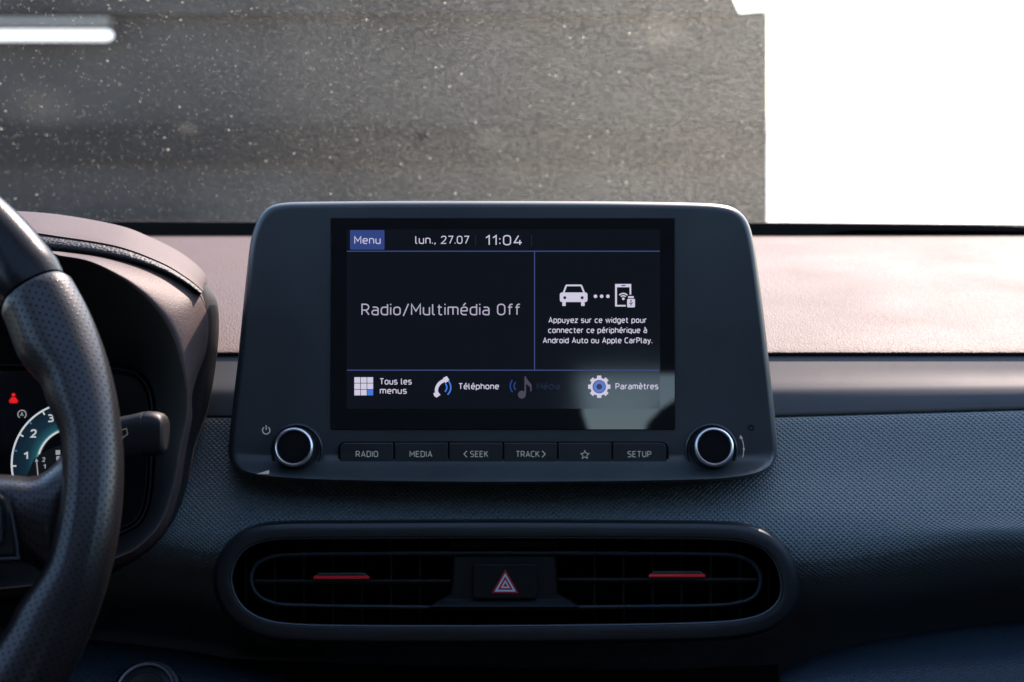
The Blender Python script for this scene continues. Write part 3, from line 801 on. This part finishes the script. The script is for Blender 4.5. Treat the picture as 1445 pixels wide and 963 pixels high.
# ------------------------------------------------------------------ centre air vent
DV = .818
av = thing('centre_air_vent', 'wide black oval air vent panel with red tabs and hazard button below the screen', 'air vent', at(714, 908, DV), (-PITCH, 0, 0))
mb = MB()
rings = [[at(p[0], p[1], DV + dz) for p in offset(VO, ins)] for ins, dz in ((-2, .022), (-1.5, .004), (0, -.004), (1.5, -.008), (4, -.0102), (9, -.0112), (19, -.0116), (22.5, -.0112), (23.6, -.0095), (24.2, -.005), (25, 0), (27, .012), (30, .06))]
mb.grid(rings, close_u=True); mb.build('frame', M_vent, av, angle=24)
mb = MB(); q_ = offset(VO, 24.2); tube(mb, [at(p[0], p[1], DV - .0085) for p in q_], .0007, 8, True); mb.build('inner_edge', M_line, av)
mb = MB(); slab(mb, offset(VO, 20), DV, [(0, .058)]); mb.build('duct_back', M_void, av)
# fixed vertical vanes deep in the duct
for i in range(19):
    x = 345 + i * 41
    if 628 < x < 800: continue
    mb = MB(); p = [at(x, 762, DV + .028), at(x, 880, DV + .028), at(x + 3, 880, DV + .05), at(x + 3, 762, DV + .05)]
    o_ = Vector((.0014, 0, 0)); mb.poly(p); mb.poly([q + o_ for q in p][::-1])
    mb.poly([p[0], p[0] + o_, p[1] + o_, p[1]]); mb.build('vane', M_vane, av, smooth=False)
# inner surround: slim ring bar round the louvre field
VI = resample([(420, 783), (560, 781.5), (714, 781), (880, 781.5), (1000, 782.5), (1040, 785), (1064, 796), (1074, 818), (1066, 841), (1042, 851), (1000, 855), (860, 857), (714, 858), (560, 857), (430, 855), (388, 852), (363, 840), (354, 818), (362, 796), (388, 785)], 160, closed=True)
mb = MB()
rings = [[at(p[0], p[1], DV + dz) for p in offset(VI, ins)] for ins, dz in ((-3.2, .022), (-3.0, .004), (-1.6, .0018), (0, .001), (2, .002), (3, .005), (3.4, .022))]
mb.grid(rings, close_u=True); mb.build('surround', M_line, av, angle=50)
# centre block with cut lower corners
mb = MB(); slab(mb, resample([(640, 784), (784, 784), (787, 838), (812, 851), (818, 854.5), (604, 854.5), (612, 851), (636, 838)], 90, True, False), DV, [(-1, .02), (0, .004), (1.2, .0018), (3, .001)]); mb.build('centre_block', M_black, av, angle=30)
mb = MB(); mb.grid([[at(x, 845, DV + .0005) for x in (628, 714, 797)], [at(x, 848.5, DV - .0008) for x in (622, 714, 803)], [at(x, 853, DV - .0052) for x in (612, 714, 812)], [at(x, 856.5, DV - .0066) for x in (606, 714, 818)], [at(x, 859.5, DV + .002) for x in (606, 714, 818)]]); mb.build('lower_ledge', M_vent, av)
mb = MB(); slab(mb, rrect(635, 764.5, 789, 774, 1.5), DV, [(0, .03), (0, .0105), (.8, .010)]); mb.build('upper_bar', M_hoodin, av)
# hazard button
mb = MB(); slab(mb, rrect(666.5, 795.5, 758.5, 846, 6), DV, [(0, .004), (0, -.0022), (.8, -.0032), (2.6, -.0036)]); hz = mb.build('hazard_button', M_hoodin, av)
def tri(cx, top, bot, hw): return [(cx, top), (cx + hw, bot), (cx - hw, bot)]
zz = DV - .0038
for name, m_, (tp_, bt, hw), dz in (('red_triangle', M_redp, (803.6, 837.2, 19), 0), ('white_triangle', M_white, (809, 835, 15), .00005), ('inner_red_triangle', M_redp, (813.6, 832.6, 10.8), .0001), ('small_white_triangle', M_white, (818.4, 830.2, 6.6), .00015), ('centre_red_triangle', M_redp, (822.6, 828, 3.2), .0002)):
    f = Flat(zz - dz); f.poly(tri(713, tp_, bt, hw)); f.build(name, m_, hz)
# louvre blades with red tabs
for (x0, x1, t0, t1, ty) in ((360, 636, 442, 522, 814), (788, 1069, 915, 996, 811.5)):
    by = 819.5 if x0 < 500 else 817.5
    mb = MB(); R = []
    for y, d in ((by - 1, .03), (by - 2.0, .006), (by - 1.2, .0045), (by + 1.2, .0045), (by + 4.5, .006), (by + 7, .03)):
        R.append([at(x, y, DV + d) for x in [lerp(x0, x1, i / 20) for i in range(21)]])
    mb.grid(R); bl_ = mb.build('blade', M_btn, av)
    mb = MB(); slab(mb, resample([(t0 + 7, ty - 6), (t1 - 7, ty - 6), (t1 + 1, ty + 2), (t1 - 1, ty + 5), (t0 + 1, ty + 5), (t0 - 1, ty + 2)], 72, True, False), DV, [(1, .012), (0, .004), (0, -.0045), (1.2, -.006), (2.0, -.0062)]); tb = mb.build('tab', M_btn, bl_, angle=30)
    mb = MB()
    P_ = [[at(lerp(t0 + 1, t1 - 1, i / 16), y, DV - z_) for i in range(17)] for y, z_ in ((ty - 1.4, .0060), (ty - .8, .0072), (ty + 1.6, .0074), (ty + 3.2, .0072), (ty + 3.9, .0058))]
    mb.grid(P_); mb.build('red_strip', M_red, bl_)

# ------------------------------------------------------------------ instrument cluster
ic = thing('instrument_cluster', 'hooded instrument cluster with lit rev counter behind the steering wheel', 'instrument cluster', at(0, 800, .85), (-PITCH, 0, 0))
def D(c, d): return [(x, y, d) for x, y in c]
C0 = [(-120, 294), (0, 297), (83, 303), (166, 318), (208, 333), (249, 353), (278, 374), (291, 390), (292, 402)]
C1 = [(-120, 322), (23, 327), (83, 334), (166, 348), (228, 371), (262, 391), (280, 405), (286, 411)]
mid = lambda A, B, f: [tuple(lerp(p, q, f) for p, q in zip(a_, b_)) for a_, b_ in zip(resample(A, 40), resample(B, 40))]
patch([D([(x, y + 34) for x, y in C0], 1.03), D([(x, y + 8) for x, y in C0], .97), D(C0, .92), D(mid(C0, C1, .25), .872), D(mid(C0, C1, .7), .818), D(mid(C0, C1, .93), .801), D(C1, .797), D([(x, y + 2) for x, y in C1], .801)], 'hood_shell', M_hood, ic, n=90)
patch([D(C1, .8015), D([(x, y + .8) for x, y in C1], .7985), D(mid(C1, C2, .35), .793), D(mid(C1, C2, .7), .791), D(C2, .7945), D([(x, y + 1.2) for x, y in C2], .801)], 'hood_band', M_band, ic, n=90)
OF = resample(OUTF, 140); IF = resample(INF, 140)
mx = lambda f: [tuple(lerp(p, q, f) for p, q in zip(a_, b_)) for a_, b_ in zip(OF, IF)]
patch([D(OF, .801), D(mx(.10), .793), D(mx(.5), .777), D(mx(.85), .767), D(IF, .766), D(offset(IF, 2, False), .773)], 'hood_face', M_hood, ic, n=140)
S1 = [(284, 412), (291, 436), (295, 458), (291, 496), (279, 529), (271, 560), (271, 591), (262, 640), (254, 690), (236, 742), (204, 778), (167, 797), (60, 836), (-120, 850)]
S2 = [(290, 400), (306, 425), (309, 462), (305, 512), (297, 562), (288, 596), (276, 631), (268, 673), (256, 719), (227, 765), (168, 805), (60, 846), (-120, 860)]
a_, b_ = resample(S1, 80), resample(S2, 80)
mx2 = lambda f: [tuple(lerp(p, q, f) for p, q in zip(u, v)) for u, v in zip(a_, b_)]
patch([D(a_, .800), D(mx2(.4), .812), D(mx2(.85), .835), D(b_, .86), D([(x - 6, y - 3) for x, y in b_], .96)], 'hood_side', M_side, ic, n=80)
DF = [(-120, 512), (90, 514), (178, 520), (203, 533), (216, 560), (218, 600), (215, 690), (203, 733), (178, 752), (120, 765), (-120, 772)]
DFr = resample(DF, 140)
mx3 = lambda f: [tuple(lerp(p, q, f) for p, q in zip(u, v)) for u, v in zip(IF, DFr)]
patch([D(offset(IF, 1.5, False), .771), D(mx3(.3), .82), D(mx3(.7), .87), D(DFr, .890)], 'inner_shroud', M_hoodin, ic, n=140)
patch([D(DFr, .890), D(offset(DFr, 1.5, False), .887), D(offset(DFr, 4, False), .887), D(offset(DFr, 5.5, False), .890), D(offset(DFr, 8, False), .892), D(offset(DFr, 9, False), .889), D(offset(DFr, 11, False), .892)], 'display_frame', M_side, ic, n=140)
mb = MB(); q = offset(DFr, 10, False); mb.poly([at(x, y, .8915) for x, y in q]); cdp = mb.build('cluster_display', M_gloss, ic, smooth=False)
GZ = .8905; gx, gy = 103, 655
mg = bpy.data.materials.new('gauge_glow'); mg.use_nodes = True; t = NT(mg)
uv = t.n('UVMap'); sp = t.n('SeparateXYZ'); t.l(uv.outputs[0], sp.inputs[0])
t.b.inputs['Base Color'].default_value = (.004, .004, .005, 1)
t.l(t.ramp(sp.outputs[1], [(0, srgb(90, 160, 165)), (.10, srgb(28, 78, 88)), (.4, srgb(14, 40, 54)), (1, srgb(8, 22, 34))]), t.b.inputs['Emission Color']); t.b.inputs['Emission Strength'].default_value = K
mb = MB(); R = []; U = []
for r in (50, 60, 72, 86):
    R.append([at(gx + r * cos(radians(a)), gy + r * sin(radians(a)), GZ) for a in range(160, 331, 5)]); U.append([(0, (r - 50) / 36)] * len(R[0]))
mb.grid(R, U); mb.build('dial_glow', mg, cdp, smooth=False)
f = Flat(GZ - .0005); f.arc(gx, gy, 86.5, 166, 330, 2.6, 60)
for a in (178, 209, 240, 270): f.stroke([(gx + r * cos(radians(a)), gy + r * sin(radians(a))) for r in (80, 87)], 2)
f.arc(gx, gy, 50, 196, 320, 2.6, 40)
f.build('dial_scale', emit('dial_white', (200, 205, 210)), cdp)
f = Flat(GZ - .0005)
for a in (166, 193, 224, 255): f.stroke([(gx + r * cos(radians(a)), gy + r * sin(radians(a))) for r in (81, 86)], 1.6)
f.build('dial_minor_tick', emit('dial_blue', (70, 130, 170)), cdp)
f = Flat(GZ - .0006); f.text('1', 33, 39.5, 638, 649, .2); f.text('2', 43, 52, 606, 618, .19); f.text('3', 67, 76, 585, 596, .19); f.build('dial_number', emit('dial_number', (190, 194, 200)), cdp)
f = Flat(GZ - .0004); f.poly([(48, 648), (66, 636), (110, 618), (120, 690), (30, 690)]); f.build('gear_panel', emit('gear_panel', (14, 17, 20)), cdp)
f = Flat(GZ - .0007); f.stroke([(54, 675), (51.5, 650)], 1.6); f.poly([(49, 652), (51.2, 647), (54.4, 651.4)])
f.text('2', 59.5, 64, 645.5, 652, .2); f.text('1', 61, 64.5, 655.5, 662, .22); f.rect(78.5, 635.5, 85, 642); f.rect(79.5, 644, 85.5, 650); f.build('gear_hint', emit('gear_hint', (150, 154, 160)), cdp)
RED = emit('warning_red', (225, 28, 30))
f = Flat(GZ - .0005); f.disc(19, 557.5, 2.7); f.poly([(15.5, 561), (22.5, 561), (23, 568), (15, 568)]); f.stroke([(13, 567), (16, 563)], 2.2); f.stroke([(25, 567), (22, 563)], 2.2); f.stroke([(13.5, 568.6), (24.5, 568.6)], 1.4); f.build('seatbelt_light', RED, cdp)
f = Flat(GZ - .0005); f.arc(31, 585, 5.8, 125, 415, 1.4); f.text('A', 28.6, 33.4, 582, 587.6, .18); f.build('auto_stop_light', emit('aux_white', (150, 152, 156)), cdp)

# ------------------------------------------------------------------ wiper stalk
st = thing('wiper_stalk', 'black wiper stalk reaching out to the right of the steering wheel', 'stalk', at(-60, 620, .72), (-PITCH, 0, 0))
rp = .72 / F
def lever(rows, name, m):
    mb = MB(); R = []
    for x, y, h in rows:                       # flattened, squared cross-section
        r = []
        for k in range(36):
            a = 2 * pi * k / 36; ca, sa = cos(a), sin(a); e = 2 / 3.6
            r.append(at(x, y, .72) + UP * (abs(sa) ** e * (1 if sa > 0 else -1) * h * rp) + FWD * (abs(ca) ** e * (1 if ca > 0 else -1) * .0095 * min(1, h / 26)))
        R.append(r)
    idx = mb.grid(R, close_u=True); mb.poly(R[0][::-1]); mb.poly(R[-1]); return mb.build(name, m, st, angle=45)
lever([(-60, 800, 20), (20, 752, 21), (75, 696, 22), (118, 645, 26), (150, 624, 30), (170, 619.5, 31), (190, 616, 31.5), (202, 613.5, 32), (204.5, 613, 31.4), (205.5, 613, 29)], 'arm', M_black)
lever([(205.5, 613, 29), (206.5, 612.5, 31), (208, 612.5, 31.8), (220, 612.8, 31.2), (228, 613.5, 29.5), (232, 614, 26.5), (234.5, 614.5, 22), (235.2, 615, 17)], 'tip', M_black)
f = Flat(.72 - .0098); f.stroke([(169, 608), (178.5, 605), (180, 613), (172.5, 618.5)], 1.2); f.poly([(169.5, 617), (174, 616), (173.5, 621)]); f.build('wiper_symbol', emit('stalk_print_glow', (110, 108, 104), .7), st)  # wiper print made to glow by itself

# ------------------------------------------------------------------ steering wheel
TILT = radians(25); WN = Vector((0, -cos(TILT), sin(TILT))); WV = Vector((0, sin(TILT), cos(TILT)))
WC = at(-425, 705, .63)
sw = thing('steering_wheel', 'black leather steering wheel with perforated grip at the left edge of the photo', 'steering wheel', WC)
TH = [(-180, .027), (-60, .027), (-40, .030), (-27, .035), (-19, .033), (-9, .0262), (0, .0255), (8, .0252), (18, .0298), (26, .036), (36, .034), (48, .029), (60, .027), (180, .027)]
def thick(a):
    for (a0, t0), (a1, t1) in zip(TH, TH[1:]):
        if a <= a1: return lerp(t0, t1, sstep(a0, a1, a))
    return .027
RO = .1868
def rim(a0, a1, name, m, steps, extra=0.0, lip_ends=False):
    mb = MB(); R = []; U = []
    for i in range(steps + 1):
        a = lerp(a0, a1, i / steps); th_ = thick(a); rc = RO - th_ / 2
        e = extra
        if lip_ends and i in (0, steps): e = -.0012
        ra, rb = th_ / 2 + e, .0150 + e; row = []; uv = []
        ca, sa = cos(radians(a)), sin(radians(a))
        for k in range(37):
            ph = 2 * pi * k / 36
            row.append(WC + (RT * ca + WV * sa) * (rc + ra * cos(ph)) + WN * (rb * sin(ph)))
            uv.append((radians(a) * .175, ph * .0155))
        R.append(row); U.append(uv)
    mb.grid(R, U); return mb.build(name, m, sw, angle=70)
rim(-72, 34.6, 'rim_grip', M_perf, 110, .0004, True)
rim(35.0, 288, 'rim', M_leath, 120, 0, True)
mb = MB(); tube(mb, [WC + (RT * cos(radians(a)) + WV * sin(radians(a))) * (RO - thick(a) - .0003) + WN * -.004 for a in [q * .8 for q in range(8, 45)]], .0007, 6); mb.build('stitching', M_stitch, sw)
mb = MB(); tube(mb, [WC + (RT * cos(radians(a)) + WV * sin(radians(a))) * (RO - thick(a) - .0003) + WN * -.004 for a in [q * -.8 for q in range(18, 60)]], .0007, 6); mb.build('stitching', M_stitch, sw)
T_ = [(-150, 668), (0, 671), (40, 674), (62, 668), (80, 652), (91, 632), (100, 612)]
B_ = [(-150, 798), (0, 793), (30, 791), (55, 803), (72, 828), (84, 856), (92, 885)]
def spk(f, dy, d): return [(lerp(p[0], q[0], f), lerp(p[1], q[1], f) + dy, d + (.004 * sstep(60, 100, p[0]))) for p, q in zip(resample(T_, 40), resample(B_, 40))]
patch([spk(0, 4, .668), spk(0, -1, .652), spk(.02, 0, .640), spk(.14, 0, .630), spk(.35, 0, .6265), spk(.6, 0, .6255), spk(.85, 0, .627), spk(.97, 0, .635), spk(1, 2, .65), spk(1, -4, .67)], 'spoke', M_perf, sw, n=70)
mb = MB(); slab(mb, resample([(-170, 692), (-5, 692), (8, 705), (17, 735), (24, 782), (20, 787), (-170, 790)], 90, True, False), .63, [(0, .02), (0, -.006), (2, -.0085), (5, -.0095)]); mb.build('switch_panel', M_black, sw, angle=30)
mb = MB(); tube(mb, [at(x, y, .6225) for x, y in resample([(-120, 690.5), (-6, 690.5), (9, 704), (18, 735), (25, 784), (18, 788), (-120, 791)], 60)], .0007, 8); mb.build('switch_trim', M_well, sw)
mb = MB(); slab(mb, rrect(-110, 712, 4, 770, 10), .62, [(0, .003), (0, -.0008), (1.5, -.0018), (4, -.002)]); mb.build('switch', M_btn, sw)
mb = MB(); lathe(mb, WC, WN, [(.07, -.06), (.088, -.02), (.09, .004), (.084, .012), (.06, .018), (.03, .021), (.0005, .0215)], 48); mb.build('airbag_cover', M_leath, sw)
mb = MB(); lathe(mb, WC, -WN, [(.05, .02), (.055, .06), (.06, .16), (.06, .20)], 32); mb.build('column_shroud', M_black, sw)
